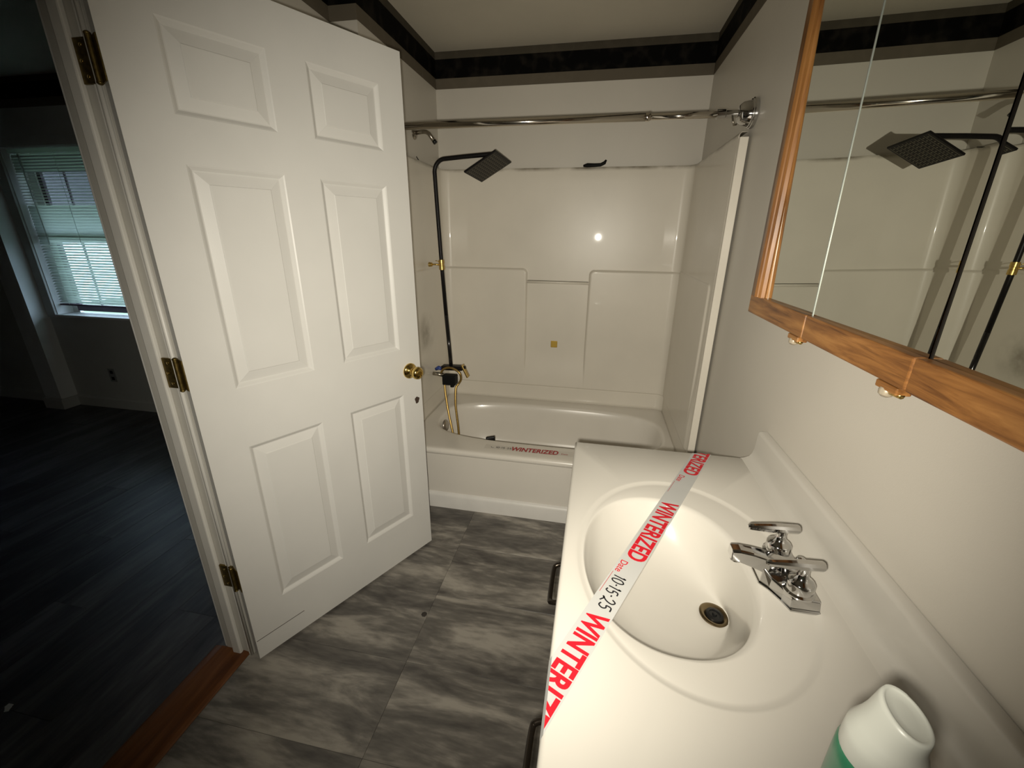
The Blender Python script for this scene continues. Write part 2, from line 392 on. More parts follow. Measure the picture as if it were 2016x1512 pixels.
struct(th.build('trim_threshold', 'thresh'), 'reddish wooden threshold strip in the doorway')

# ------------------------------------------------------------------ door_1
TH = 1.09
DU = Vector((cos(TH), sin(TH), 0)); DN = Vector((sin(TH), -cos(TH), 0)); DO = Vector((-1.087, .905, .012))
def D(u, w, z): return DO + DU*u + DN*w + Vector((0, 0, z))
door = thing('door_1', DO); struct(door, 'white six-panel door standing open against the wall')
us = [0, .111, .353, .463, .708, .806]; zs = [0, .205, .809, 1.003, 1.607, 1.716, 1.915, 2.030]
mb = MB(); nu, nz = len(us), len(zs)
holes = {(i, j) for i in (1, 3) for j in (1, 3, 5)}
for sgn, w in ((1, 0.0), (-1, -.035)):
    vs = [D(u, w, z) for z in zs for u in us]; fs = []
    for j in range(nz-1):
        for i in range(nu-1):
            if (i, j) in holes: continue
            fs.append((j*nu+i, j*nu+i+1, (j+1)*nu+i+1, (j+1)*nu+i))
    mb.add(vs, fs)
c = [D(0,0,0), D(.806,0,0), D(.806,0,2.03), D(0,0,2.03)]; c2 = [D(0,-.035,0), D(.806,-.035,0), D(.806,-.035,2.03), D(0,-.035,2.03)]
mb.add(c + c2, [(0,1,5,4), (1,2,6,5), (2,3,7,6), (3,0,4,7)])
slab = mb.build('stiles_and_rails', 'door', door)
for (i, j) in sorted(holes):
    u_0, u_1, z_0, z_1 = us[i], us[i+1], zs[j], zs[j+1]
    rings = []
    for ins, dep in ((0, 0), (.004, -.002), (.012, -.0088), (.015, -.0092), (.043, -.0035), (.0445, -.0022), (.046, -.002)):
        rings.append([D(u_0+ins, dep, z_0+ins), D(u_1-ins, dep, z_0+ins), D(u_1-ins, dep, z_1-ins), D(u_0+ins, dep, z_1-ins)])
    p = MB().loft(rings, False, True)
    rings = [[D(u_0+a, w_, z_0+a), D(u_1-a, w_, z_0+a), D(u_1-a, w_, z_1-a), D(u_0+a, w_, z_1-a)] for a, w_ in ((0, -.035), (.012, -.0262), (.045, -.032))]
    p.loft(rings, False, True)
    p.build('panel', 'door', door)
# knob on the visible face and its twin behind
for sgn, nm in ((1, 'knob'), (-1, 'knob')):
    base = D(.750, 0 if sgn > 0 else -.035, .905); n = DN*sgn
    k = MB().lathe(base, n, [(.033, 0), (.033, .004), (.028, .009), (.016, .013), (.0125, .018), (.0125, .026), (.017, .031), (.024, .038), (.0265, .048), (.025, .057), (.019, .063), (.010, .0645), (.009, .062), (.0, .062)], 36)
    kk = k.build(nm, 'brass', door, smooth=True, auto=50); kk['label'] = 'brass door knob'
# broken patch where a bolt was torn out
hp = []
for k in range(14):
    a = 2*pi*k/14; r = .0125*(1 + .12*sin(3*a+.6) + .10*sin(5*a))
    hp.append((.777 + r*cos(a)*.95, .766 + r*sin(a)*1.25))
h = MB().loft([[D(u, .0006, z) for u, z in hp], [D(.777+(u-.777)*.8, .0012, .766+(z-.766)*.8) for u, z in hp]], False, True)
h.build('bare_patch', 'caulk', door)['label'] = 'small bare brown patch below the knob'
# hinges
for hz in (1.815, 1.083, .362):
    hr = MB()
    kx = D(-.009, -.030, 0); kx = Vector((kx.x, kx.y, 0))
    hb = MB().tube([(kx.x, kx.y, hz-.044), (kx.x, kx.y, hz+.044)], .0062, 12)
    hg = hb.build('hinge', 'old_brass', door, smooth=True, auto=50); hg['label'] = 'tarnished brass hinge'
    lj = MB().box(XD1-.043, XD1+.010, YJ-.0065, YJ+.0002, hz-.044, hz+.044); lj.build('leaf', 'old_brass', hg, bevel=.001)
    ld = MB().obox(D(-.0008, -.018, hz-.012), (DU, DN, Vector((0,0,1))), (.0016, .0155, .044)); ld.build('leaf', 'old_brass', hg)
    for q in (-.03, 0, .03):
        MB().lathe((XD1-.024-(.008 if q == 0 else 0), YJ-.0065, hz+q), (0, -1, 0), [(.0042, 0), (.0036, .001), (0, .0011)], 10).build('screw', 'brass', hg, smooth=True)
    for q in (-.046, .046):
        MB().lathe((kx.x, kx.y, hz+q), (0, 0, 1 if q > 0 else -1), [(.0068, -.002), (.0068, .001), (.003, .004), (0, .0045)], 12).build('pin_cap', 'old_brass', hg, smooth=True)
# scuffed crack line low on the door
ck = MB().obox(D(.088, .0004, .080), (DU, DN, Vector((0,0,1))), (.085, .0005, .0008)); ck.build('crack', 'caulk', door)

# ------------------------------------------------------------------ tub
tub = thing('bathtub', ((XL+XR)/2, 2.33, 0), 'white alcove bathtub below the shower surround', 'bathtub')
TX0, TX1, TY0, TY1, ZR = XL+.012, XR-.012, 1.906, YB-.005, .370
NT = 128
def rect_ring(x0, x1, y0, y1, cx, cy, z, n):
    pts = []
    ca = [math.atan2(y-cy, x-cx) % (2*pi) for x, y in ((x0,y0),(x1,y0),(x1,y1),(x0,y1))]
    for k in range(n):
        a = 2*pi*k/n
        for q in ca:
            if abs(((a-q+pi) % (2*pi))-pi) <= pi/n: a = q
        dx, dy = cos(a), sin(a); tt = 1e9
        if dx > 1e-9: tt = min(tt, (x1-cx)/dx)
        if dx < -1e-9: tt = min(tt, (x0-cx)/dx)
        if dy > 1e-9: tt = min(tt, (y1-cy)/dy)
        if dy < -1e-9: tt = min(tt, (y0-cy)/dy)
        pts.append(Vector((cx+dx*tt, cy+dy*tt, z)))
    return pts
def sup_ring(cx, cy, hx, hy, e, z, n):
    pts = []
    for k in range(n):
        a = 2*pi*k/n; dx, dy = cos(a), sin(a)
        r = (abs(dx/hx)**e + abs(dy/hy)**e)**(-1/e)
        pts.append(Vector((cx+dx*r, cy+dy*r, z)))
    return pts
cx, cy = -.230, 2.345
rings = [rect_ring(TX0, TX1, TY0+.022, TY1, cx, cy, ZR-.03, NT), rect_ring(TX0, TX1, TY0+.022, TY1, cx, cy, ZR, NT)]
for sx, sy, e, z, ox in ((.690,.300,3.2,ZR,0),(.676,.287,3.2,ZR-.001,0),(.668,.279,3.2,ZR-.006,0),(.662,.273,3.2,ZR-.016,0),(.652,.264,3.2,ZR-.06,0),(.632,.247,3.2,.22,-.004),(.602,.226,3.1,.13,-.012),(.575,.208,3.0,.095,-.018),(.535,.182,2.9,.076,-.025),(.46,.14,2.6,.069,-.03),(.25,.08,2.2,.066,-.03),(.02,.02,2,.065,-.03)):
    rings.append(sup_ring(cx+ox, cy, sx, sy, e, z, NT))
MB().loft(rings, False, True).build('basin_shell', 'tub', tub, smooth=True, auto=55)
ap = [(1.958,.0),(1.921,.0),(1.921,.10),(1.916,.28),(1.912,.335),(1.905,.342),(1.903,.352),(1.905,.362),(1.911,.3685),(1.920,.371),(1.940,.3706),(1.958,.345)]
MB().extr(ap, TX0, TX1, lambda a, c, t: (t, a, c)).build('apron', 'tub', tub, smooth=True, auto=40)
of = MB().lathe((-.868, 2.290, .322), (1, -.10, .14), [(.037, 0), (.037, .006), (.032, .011), (.012, .014), (0, .0145)], 32).build('overflow_plate', mat('overflow_nickel', (.40, .37, .33), .3, .9), tub, smooth=True, auto=45)
of['label'] = 'round grey metal overflow plate'
MB().lathe((-.70, 2.345, .0655), (0, 0, 1), [(.034, 0), (.034, .003), (.022, .004), (.02, .001), (0, .001)], 24).build('tub_drain', 'chrome', tub, smooth=True, auto=40)
bp = [(1.921, 0), (1.904, 0), (1.904, .072), (1.908, .083), (1.913, .088), (1.921, .0925)]
b = MB().extr(bp, XL+.001, XR-.001, lambda a, c, t: (t, a, c)); struct(b.build('baseboard_tub', 'trim', smooth=True, auto=30), 'white baseboard along the foot of the tub apron')

# ------------------------------------------------------------------ tub surround (moulded wall panel)
sur = thing('tub_surround', ((XL+XR)/2, 2.74, ZR), 'glossy off-white moulded wall surround above the tub with central niche', 'shower surround')
SX0, SX1, SYB, SYF, CR, ZT = XL+.022, XR-.030, 2.744, 1.925, .062, 1.828
def frange(a, b, st):
    n = max(1, int(round((b-a)/st))); return [a + (b-a)*i/n for i in range(n)]
path = []
for y in frange(SYF, 2.05, .006) + frange(2.05, SYB-CR, .05): path.append((SX0, y, 1, 0))
for k in range(12): a = pi/2*k/12; path.append((SX0+CR-CR*cos(a), SYB-CR+CR*sin(a), cos(a), -sin(a)))
for x in frange(SX0+CR, -.49, .05) + frange(-.49, -.42, .0035) + frange(-.42, -.065, .04) + frange(-.065, .01, .0035) + frange(.01, SX1-CR, .05): path.append((x, SYB, 0, -1))
for k in range(12): a = pi/2*k/12; path.append((SX1-CR+CR*sin(a), SYB-CR+CR*cos(a), -sin(a), -cos(a)))
for y in reversed(frange(SYF, 2.05, .006) + frange(2.05, SYB-CR, .05) + [SYB-CR]): path.append((SX1, y, -1, 0))
zr = frange(ZR-.004, .474, .03) + frange(.474, .492, .003) + frange(.492, 1.20, .04) + frange(1.20, 1.275, .0035) + frange(1.275, ZT-.012, .06) + [ZT-.012, ZT-.006, ZT-.002, ZT]
BD, R2 = .021, .024
def sdr(qx, qz):
    qx += R2; qz += R2
    return min(max(qx, qz), 0) + math.hypot(max(qx, 0), max(qz, 0)) - R2
def dep(x, y, nx, ny, z):
    if ny < -.99:
        sd = min(sdr(x+.440, z-1.252), sdr(-.040-x, z-1.252))
    elif abs(nx) > .99:
        sd = max(sdr(1.978-y, z-1.262), -1)
    else: sd = z-1.252
    d = (BD if ny < -.99 else BD*.35 if abs(nx) > .99 else BD*(.35+.65*abs(ny)))*(1-sm(-.006, .006, sd))
    if ny < -.99: d = max(d, BD*(1-sm(.50, .72, z)))
    elif abs(nx) > .99 and y < 2.05:
        lowf = 1-sm(.55, .9, z); d = max(d, .35*BD*lowf*sm(1.93, 1.97, y))
    return d + .007*sm(.480, .486, z)
vs = []; n = len(path)
for z in zr:
    for (x, y, nx, ny) in path:
        d = dep(x, y, nx, ny, z)
        if z > ZT-.008: d -= .5*.012*sm(ZT-.008, ZT, z)
        vs.append(Vector((x+nx*d, y+ny*d, z)))
# top ledge back to the wall
for (x, y, nx, ny) in path: vs.append(Vector((x-nx*.020 if nx else x, y-ny*.025, ZT+.001)))
fs = [(j*n+i, j*n+i+1, (j+1)*n+i+1, (j+1)*n+i) for j in range(len(zr)) for i in range(n-1)]
mb = MB().add(vs, fs); so = mb.build('moulded_panel', 'acrylic', sur, smooth=True, auto=60)
so.modifiers.new('skin', 'SOLIDIFY').thickness = .003; so.modifiers['skin'].offset = 1
MB().tube([(-.437, SYB-.017, 1.176), (-.043, SYB-.017, 1.176)], .0085, 14).build('soap_bar', 'acrylic', sur, smooth=True)
MB().box(-.4385, -.0415, SYB-.010, SYB-.004, 1.180, 1.188).build('soap_bar_ledge', 'acrylic', sur, bevel=.002)
for xa, xb in ((XL+.002, SX0+.008), (SX1-.010, SX1+.021)):
    MB().box(xa, xb, SYF-.022, SYF+.006, ZR+.003, ZT-.018).build('front_flange', 'acrylic', sur, bevel=.003)
wv = MB().tube([(-.122, SYB-.012, ZT+.008), (-.10, SYB-.018, ZT+.010), (-.06, SYB-.022, ZT+.009), (-.025, SYB-.024, ZT+.010), (-.004, SYB-.024, ZT+.020), (.004, SYB-.024, ZT+.034)], [.006, .0115, .0100, .0095, .0095, .005], 10)
tag(wv.build('sealant_strip', 'rubber', smooth=True), 'curled black strip lying on the ledge above the niche', 'strip')
wr = MB().tube([(XL+.008, 2.40, 1.850), (XL+.012, 2.425, 1.832), (XL+.016, 2.45, 1.826), (XL+.02, 2.50, 1.825), (XL+.024, 2.60, 1.822), (XL+.03, 2.66, 1.833)], [.0022, .0025, .005, .0028, .0028, .002], 8)
tag(wr.build('wire', 'rubber', smooth=True), 'thin black wire sticking out beside the shower riser', 'wire')
gp = MB().box(-.268, -.224, SYB-.012, SYB-.0005, .752, .797)
tag(gp.build('brass_square', 'goldp', bevel=.003), 'small gold square cover stuck in the niche of the surround', 'cover plate')

# ------------------------------------------------------------------ curtain rod
rod = thing('curtain_rod', (XR, 1.915, 1.888), 'polished metal shower curtain rod spanning the alcove', 'curtain rod')
RY, RZ = 1.915, 1.886
MB().tube([(XL+.03, RY, RZ), (.145, RY, RZ)], .0140, 20).build('outer_tube', 'rod', rod, smooth=True)
MB().tube([(.145, RY, RZ), (.405, RY, RZ)], .0115, 20).build('inner_tube', 'rod', rod, smooth=True)
MB().lathe((.138, RY, RZ), (1, 0, 0), [(.0142, 0), (.0152, .003), (.0152, .012), (.0125, .016)], 20).build('end_collar', 'rod', rod, smooth=True, auto=40)
MB().lathe((.390, RY, RZ), (1, 0, 0), [(.0125, 0), (.0165, .002), (.0165, .03), (.013, .033), (.013, .075), (.017, .078), (.017, .105)], 20).build('adjuster', 'chrome', rod, smooth=True, auto=40)
MB().lathe((XR-.001, RY, RZ), (-1, 0, 0), [(.047, 0), (.050, .004), (.050, .012), (.046, .014), (.046, .018), (.042, .020), (.041, .024), (.036, .045), (.027, .055), (.018, .058)], 36).build('flange', 'chrome', rod, smooth=True, auto=30)
MB().tube([(.445, RY-.012, RZ-.012), (.446, RY-.02, RZ-.026), (.452, RY-.018, RZ-.040), (.462, RY-.01, RZ-.036)], .0035, 8).build('thumb_screw', 'nickel', rod, smooth=True)
MB().lathe((XL+.001, RY, RZ), (1, 0, 0), [(.050, 0), (.050, .012), (.041, .024), (.036, .045), (.018, .05)], 36).build('flange', 'chrome', rod, smooth=True, auto=30)

# ------------------------------------------------------------------ old shower arm
arm = thing('shower_arm', (XL+.02, 2.40, 1.955), 'short bent nickel shower arm without a head on the side wall', 'shower arm')
MB().lathe((XL+.001, 2.405, 1.962), (1, 0, 0), [(.031, 0), (.031, .003), (.024, .009), (.013, .012)], 28).build('escutcheon', 'nickel', arm, smooth=True, auto=40)
MB().tube([(XL+.005, 2.405, 1.962), (XL+.05, 2.408, 1.968), (XL+.068, 2.409, 1.966), (XL+.082, 2.410, 1.957), (XL+.112, 2.412, 1.918)], .0105, 14).build('pipe', 'nickel', arm, smooth=True)
MB().tube([(XL+.107, 2.4117, 1.925), (XL+.116, 2.4123, 1.913)], .0115, 14).build('thread', 'drain_dark', arm, smooth=True)

# ------------------------------------------------------------------ black shower column
sh = thing('shower_column', (-.87, 2.40, .6), 'black shower column with square rain head and gold hose', 'shower')
pts = [Vector((-.852, 2.40, .665)), Vector((-.856, 2.40, .75)), Vector((-.871, 2.40, 1.0)), Vector((-.885, 2.40, 1.29)), Vector((-.897, 2.40, 1.62)), Vector((-.902, 2.40, 1.775))]
c0 = Vector((-.902+.062, 2.40, 1.772))
for k in range(1, 9):
    a = pi/2*k/8; pts.append(Vector((c0.x - .062*cos(a), 2.40 + .0*k, c0.z + .064*sin(a))))
pts += [Vector((-.74, 2.402, 1.844)), Vector((-.60, 2.405, 1.853)), Vector((-.582, 2.405, 1.854))]
MB().tube(pts[:3], .0116, 16).build('lower_riser', 'blackwet', sh, smooth=True)
MB().tube(pts[2:], .0112, 16).build('riser', 'black', sh, smooth=True)
hc = Vector((-.608, 2.422, 1.793)); hn = Vector((.432, -.214, -.876)).normalized()
A = Vector((-.542, 2.313, 1.853)); B = Vector((-.499, 2.506, 1.826)); Dd = Vector((-.717, 2.338, 1.76))
ha = (B-A); ha = (ha - hn*ha.dot(hn)).normalized(); hb_ = hn.cross(ha)
head = MB().obox(hc - hn*.005, (ha, hb_, hn), (.100, .100, .005)).build('rain_head', 'black', sh, bevel=.003)
head['label'] = 'square black rain shower head'
noz = MB()
for i in range(9):
    for j in range(9):
        q = hc + ha*(i-4)*.0195 + hb_*(j-4)*.0195
        noz.lathe(q, hn, [(.0042, -.0005), (.0034, .0022), (.0, .0024)], 6)
noz.build('nozzle_grid', 'nozzle', head, smooth=True)['kind'] = 'stuff'
for i in range(10):
    q = hc + ha*(i-4.5)*.0195 + hn*.0003
    MB().obox(q, (ha, hb_, hn), (.0012, .09, .0006)).build('ridge', 'nozzle', head)
jn = hc - hn*.010
MB().lathe(jn, -hn, [(.024, 0), (.022, .010), (.015, .016), (.015, .03)], 20).build('head_collar', 'black', sh, smooth=True, auto=40)
MB().tube([jn - hn*.022, jn - hn*.038, Vector((-.600, 2.405, 1.853))], [.014, .015, .012], 14).build('ball_joint', 'black', sh, smooth=True)
# gold slide bracket with its loose wall stud
MB().lathe((-.8835, 2.40, 1.262), (-.012, 0, .33), [(.0118, 0), (.0165, .001), (.0165, .022), (.0145, .024), (.0145, .034), (.0165, .036), (.0165, .056), (.0118, .057)], 20).build('slide_bracket', 'gold', sh, smooth=True, auto=40)
MB().tube([(-.895, 2.40, 1.290), (-.925, 2.397, 1.292), (-.945, 2.396, 1.291)], [.006, .0045, .0045], 10).build('stud', 'gold', sh, smooth=True)
MB().lathe((-.938, 2.396, 1.291), (-1, 0, 0), [(.006, 0), (.0115, .004), (.0125, .012), (.014, .022), (.012, .024), (0, .024)], 12).build('wall_cup', 'gold', sh, smooth=True, auto=40)
MB().tube([(-.893, 2.39, 1.302), (-.905, 2.385, 1.312), (-.915, 2.383, 1.314)], .0022, 6).build('clip', 'gold', sh, smooth=True)
# mixer valve
MB().box(-.90, -.815, 2.355, 2.415, .566, .628).build('mixer_body', 'rubber', sh, bevel=.006)
MB().obox((-.842, 2.40, .672), ((1,0,.03), (0,1,0), (0,0,1)), (.068, .024, .014)).build('mixer_deck', 'black', sh, bevel=.005)
MB().lathe((-.846, 2.39, .545), (0, 0, 1), [(.008, 0), (.013, .002), (.013, .03)], 14).build('outlet', 'rubber', sh, smooth=True, auto=40)
lv = MB().obox((-.757, 2.385, .660), (Vector((.42,0,-.9)).normalized(), Vector((.9,0,.42)).normalized(), (0,1,0)), (.043, .006, .017)).build('lever', 'gold', sh, bevel=.003)
lv['label'] = 'gold square lever handle'
MB().tube([(-.800, 2.39, .672), (-.757, 2.387, .678)], .014, 12).build('lever_neck', 'black', sh, smooth=True)
MB().tube([(XL+.021, 2.39, .628), (-.945, 2.39, .626), (-.90, 2.39, .622)], [.012, .012, .014], 12).build('inlet', 'nickel', sh, smooth=True)
MB().lathe((XL+.0225, 2.39, .628), (1, 0, 0), [(.024, 0), (.022, .004), (.013, .008)], 20).build('inlet_flange', 'nickel', sh, smooth=True, auto=40)
MB().tube([(-.952, 2.395, .655), (-.93, 2.39, .668), (-.912, 2.385, .664)], [.010, .013, .011], 10).build('blue_plug', 'blue', sh, smooth=True)
MB().tube([(-.915, 2.40, .668), (-.895, 2.40, .672), (-.86, 2.40, .672)], .011, 10).build('side_union', 'nickel', sh, smooth=True)
# gold hose: hangs into the tub, rises and loops over the mixer
hose = [(-.888, 2.37, .585), (-.880, 2.35, .53), (-.852, 2.31, .42), (-.815, 2.27, .30), (-.789, 2.25, .215), (-.776, 2.24, .165), (-.768, 2.24, .135), (-.760, 2.245, .15), (-.764, 2.25, .22), (-.776, 2.27, .33), (-.798, 2.30, .46), (-.803, 2.33, .56), (-.790, 2.345, .585), (-.775, 2.35, .615), (-.780, 2.35, .652), (-.805, 2.352, .672), (-.845, 2.354, .684), (-.885, 2.356, .672), (-.905, 2.36, .645)]
def smooth_pts(P, n=5):
    P = [Vector(p) for p in P]; out = []
    for i in range(len(P)-1):
        a, b, c, d = P[max(i-1,0)], P[i], P[i+1], P[min(i+2, len(P)-1)]
        for k in range(n):
            t = k/n; out.append(.5*((2*b) + (c-a)*t + (2*a-5*b+4*c-d)*t*t + (3*b-a-3*c+d)*t**3))
    return out + [P[-1]]
MB().tube(smooth_pts(hose), .0068, 10).build('hose', 'hose', sh, smooth=True)['label'] = 'gold metal hose hanging into the tub'
# the hand shower lies in the tub; its black edge peeps over the rim
hs = thing('hand_shower', (-.50, 2.22, .13), 'black hand shower lying in the tub, only its tip showing', 'hand shower')
hl = (Vector((-.60, 2.25, .145)), Vector((-.535, 2.145, .288)))
MB().tube([hl[0], (-.58, 2.22, .19), (-.552, 2.17, .285)], [.010, .012, .013], 12).build('handle', 'black', hs, smooth=True)
MB().obox((-.540, 2.148, .318), ((.9,.3,.1), Vector((-.3,.9,.0)).normalized(), (0,0,1)), (.028, .010, .030)).build('spray_face', 'black', hs, bevel=.006)

# ------------------------------------------------------------------ vanity
ZK, XK, YK0, YK1 = .833, -.029, .06, 1.240
top = thing('sink_counter', (.25, .65, ZK-.035), 'off-white cultured marble vanity top with moulded oval basin', 'vanity top')
NV = 160; ex, ey = .222, .753
rings = []
for ins, z in ((.03, ZK-.034), (.0, ZK-.034), (0, ZK-.008), (.0025, ZK-.0025), (.008, ZK)):
    rings.append(rect_ring(XK+ins, XR-.002, YK0+ins, YK1-ins, ex, ey, z, NV))
def el(cx, cy, hx, hy, z, e=2.0):
    """closed ring with points at the same polar angle about (ex,ey) kept in order"""
    pts = []
    for k in range(NV):
        a = 2*pi*k/NV; c_, s_ = cos(a), sin(a)
        pts.append(Vector((cx + hx*math.copysign(abs(c_)**(2/e), c_), cy + hy*math.copysign(abs(s_)**(2/e), s_), z)))
    return pts
rings += [el(ex, ey, .224, .299, ZK), el(ex, ey, .219, .294, ZK-.0012), el(ex, ey, .214, .288, ZK-.0042), el(ex, ey, .208, .281, ZK-.005)]
for c_x, hx, hy, z, e in ((.186,.171,.225,ZK-.005,2.15),(.183,.166,.219,ZK-.007,2.15),(.181,.162,.214,ZK-.013,2.15),(.182,.157,.207,ZK-.026,2.15),(.188,.147,.193,ZK-.052,2.12),(.200,.129,.168,ZK-.084,2.08),(.220,.105,.132,ZK-.108,2.0),(.243,.081,.096,ZK-.122,2),(.268,.058,.064,ZK-.130,2),(.290,.038,.040,ZK-.1338,2),(.300,.028,.028,ZK-.1345,2),(.300,.020,.020,ZK-.138,2)):
    rings.append(el(c_x, .750 + .005*sm(.2, .3, c_x), hx, hy, z, e))
MB().loft(rings, False, True).build('basin_slab', 'marble', top, smooth=True, auto=50)
sp = [(XR-.001, ZK-.002), (XR-.001, ZK+.091), (XR-.016, ZK+.091), (XR-.021, ZK+.088), (XR-.0235, ZK+.082), (XR-.025, ZK+.035), (XR-.028, ZK+.020), (XR-.035, ZK+.009), (XR-.047, ZK+.002), (XR-.058, ZK-.0005)]
MB().extr(sp, YK0+.004, YK1-.004, lambda a, c, t: (a, t, c)).build('backsplash', 'marble', top, smooth=True, auto=40)
dr = MB().lathe((.300, .755, ZK-.1365), (.10, 0, 1), [(.031, 0), (.0315, .0025), (.029, .0045), (.023, .0035), (.020, .0005), (0, .0)], 36).build('drain', 'drain', top, smooth=True, auto=50)
dr['label'] = 'brownish metal basin drain'
MB().lathe((.300, .755, ZK-.136), (.10, 0, 1), [(.0185, .0006), (.0175, .004), (.012, .005), (.011, .0025), (.005, .0025), (.004, .006), (0, .0065)], 24).build('drain_stopper', 'drain_dark', dr, smooth=True, auto=50)
# overflow hole in the basin wall
ovp = Vector((.118, .961, ZK-.034)); ovn = Vector((.35, -.80, .48)).normalized()
a_ = ovn.cross(Vector((0,0,1))).normalized(); b_ = ovn.cross(a_)
MB().loft([[ovp + ovn*h + (a_*cos(2*pi*k/20)*.0055 + b_*sin(2*pi*k/20)*.0085)*s_ for k in range(20)] for h, s_ in ((-.004, 1.0), (.001, 1.0), (.001, .72), (-.002, .62))], False, True).build('overflow_hole', mat('overflow_shade', (.42, .39, .33), .4), top, smooth=True, auto=40)

# vanity cabinet below
vc = thing('vanity_cabinet', (.26, .65, 0), 'vanity cabinet under the marble top, its dark bail pulls peeping past the edge', 'cabinet')
MB().box(.012, XR-.002, YK1-.030, YK1-.012, .0, ZK-.035).build('side_panel', 'vanity', vc)
MB().box(.012, XR-.002, YK0+.012, YK0+.030, .0, ZK-.035).build('side_panel', 'vanity', vc)
MB().box(.012, XR-.002, YK0+.030, YK1-.030, .09, .108).build('bottom_panel', 'vanity', vc)
MB().box(XR-.012, XR-.002, YK0+.030, YK1-.030, .108, ZK-.035).build('back_panel', 'vanity', vc)
MB().box(.012, .030, YK0+.030, YK1-.030, .60, .66).build('face_rail', 'vanity', vc)
MB().box(.012, .030, YK0+.030, YK1-.030, ZK-.065, ZK-.035).build('face_rail', 'vanity', vc)
MB().box(.06, .0625, YK0+.012, YK1-.012, .0, .09).build('toe_kick', 'gap', vc)
def bail(yc, z, par):
    p = MB()
    pts = smooth_pts([(-.008, yc-.052, z+.004), (-.028, yc-.056, z+.004), (-.043, yc-.054, z), (-.048, yc-.045, z-.004), (-.049, yc, z-.006), (-.048, yc+.045, z-.004), (-.043, yc+.054, z), (-.028, yc+.056, z+.004), (-.008, yc+.052, z+.004)], 4)
    o = p.tube(pts, .0055, 10).build('pull', 'pull', par, smooth=True); o['label'] = 'dark metal bail pull'
    for sg in (-1, 1):
        MB().lathe((-.0085, yc+sg*.052, z+.004), (-1, 0, 0), [(.011, 0), (.010, .004), (.007, .008), (0, .009)], 14).build('post', 'pull', o, smooth=True, auto=40)
for yc, hw in ((.750, .17), (.402, .165), (1.06, .13)):
    d_ = MB().box(-.008, .012, yc-hw, yc+hw, .64, .785).build('drawer', 'vanity', vc, bevel=.004)
    if yc < 1: bail(yc, .722, d_)
    dd = MB().box(-.008, .012, yc-hw, yc+hw, .11, .625).build('cabinet_door', 'vanity', vc, bevel=.004)

# faucet
fa = thing('faucet', (.405, .741, ZK-.005), 'chrome two-handle faucet behind the basin', 'faucet')
FZ = ZK-.005
poly = [(.433,.664),(.385,.664),(.377,.684),(.364,.708),(.352,.722),(.352,.760),(.364,.774),(.377,.798),(.385,.818),(.433,.818)]
rings = []
for z, sc in ((FZ, 1.04), (FZ+.004, 1.04), (FZ+.006, 1.0), (FZ+.024, .955), (FZ+.027, .90)):
    rings.append([Vector((.405+(x-.405)*sc, .741+(y-.741)*sc, z + (.010 if z > FZ+.02 and x < .36 else 0))) for x, y in poly])
MB().loft(rings, True, True).build('base', 'chrome', fa, bevel=.0015)
sections = [(.420,.850,.884-.018,.026,.020),(.385,.848,.876,.024,.017),(.360,.852,.884,.020,.0155),(.335,.860,.889,.0165,.0135),(.312,.8665,.891,.0145,.0125),(.297,.868,.8895,.0135,.0120)]
rings = [[Vector((x,.741-wb,z0)), Vector((x,.741+wb,z0)), Vector((x,.741+wt,z1-.003)), Vector((x,.741+wt*.75,z1)), Vector((x,.741-wt*.75,z1)), Vector((x,.741-wt,z1-.003))] for x, z0, z1, wb, wt in sections]
MB().loft(rings, True, True).build('spout', 'chrome', fa, bevel=.0015)
MB().lathe((.309, .741, .8675), (0, 0, -1), [(.010, -.002), (.010, .006), (.0085, .007), (.0, .006)], 18).build('aerator', 'chrome', fa, smooth=True, auto=40)
for hy in (.690, .792):
    h = MB().lathe((.404, hy, FZ+.024), (0, 0, 1), [(.0265, 0), (.0265, .003), (.0225, .006), (.0225, .022), (.021, .0245), (.016, .028), (.011, .033), (.0085, .040), (.0080, .052), (.009, .056)], 32).build('handle', 'chrome', fa, smooth=True, auto=35)
    hxa, hxb, hz = .340, .432, FZ+.082
    lr = []
    for x, r in ((hxb+.0045, .004), (hxb+.003, .0078), (hxb, .0095), (.392, .0098), (.375, .0090), (hxa+.004, .0068), (hxa, .0058), (hxa-.003, .003)):
        lr.append([Vector((x, hy + (x-.404)*.10 + r*cos(2*pi*k/10+pi/10), hz + r*sin(2*pi*k/10+pi/10))) for k in range(10)])
    MB().loft(lr, True, True).build('lever', 'chrome', h, smooth=True, auto=28)
MB().lathe((.423, .741, FZ+.026), (0, 0, 1), [(.0045, 0), (.0045, .012), (.0085, .015), (.0105, .021), (.0085, .028), (.003, .0305), (0, .031)], 18).build('lift_knob', 'chrome', fa, smooth=True)

# ------------------------------------------------------------------ lettering helpers
def text_mesh(txt, height, length, bold=.0, shear=0.0):
    cu = bpy.data.curves.new('lettering', 'FONT'); cu.body = txt; cu.size = 1.0; cu.offset = bold; cu.shear = shear
    cu.resolution_u = 4
    ob = bpy.data.objects.new('lettering_source', cu); COL.objects.link(ob)
    dg = bpy.context.evaluated_depsgraph_get(); me = bpy.data.meshes.new_from_object(ob.evaluated_get(dg))
    bpy.data.objects.remove(ob); bpy.data.curves.remove(cu)
    xs = [v.co.x for v in me.vertices]; ys = [v.co.y for v in me.vertices]
    x0, x1, ya, yb = min(xs), max(xs), min(ys), max(ys)
    vs = [((v.co.x-x0)/(x1-x0)*length, (v.co.y-ya)/(yb-ya)*height) for v in me.vertices]
    fs = [tuple(p.vertices) for p in me.polygons]
    bpy.data.meshes.remove(me)
    return vs, fs
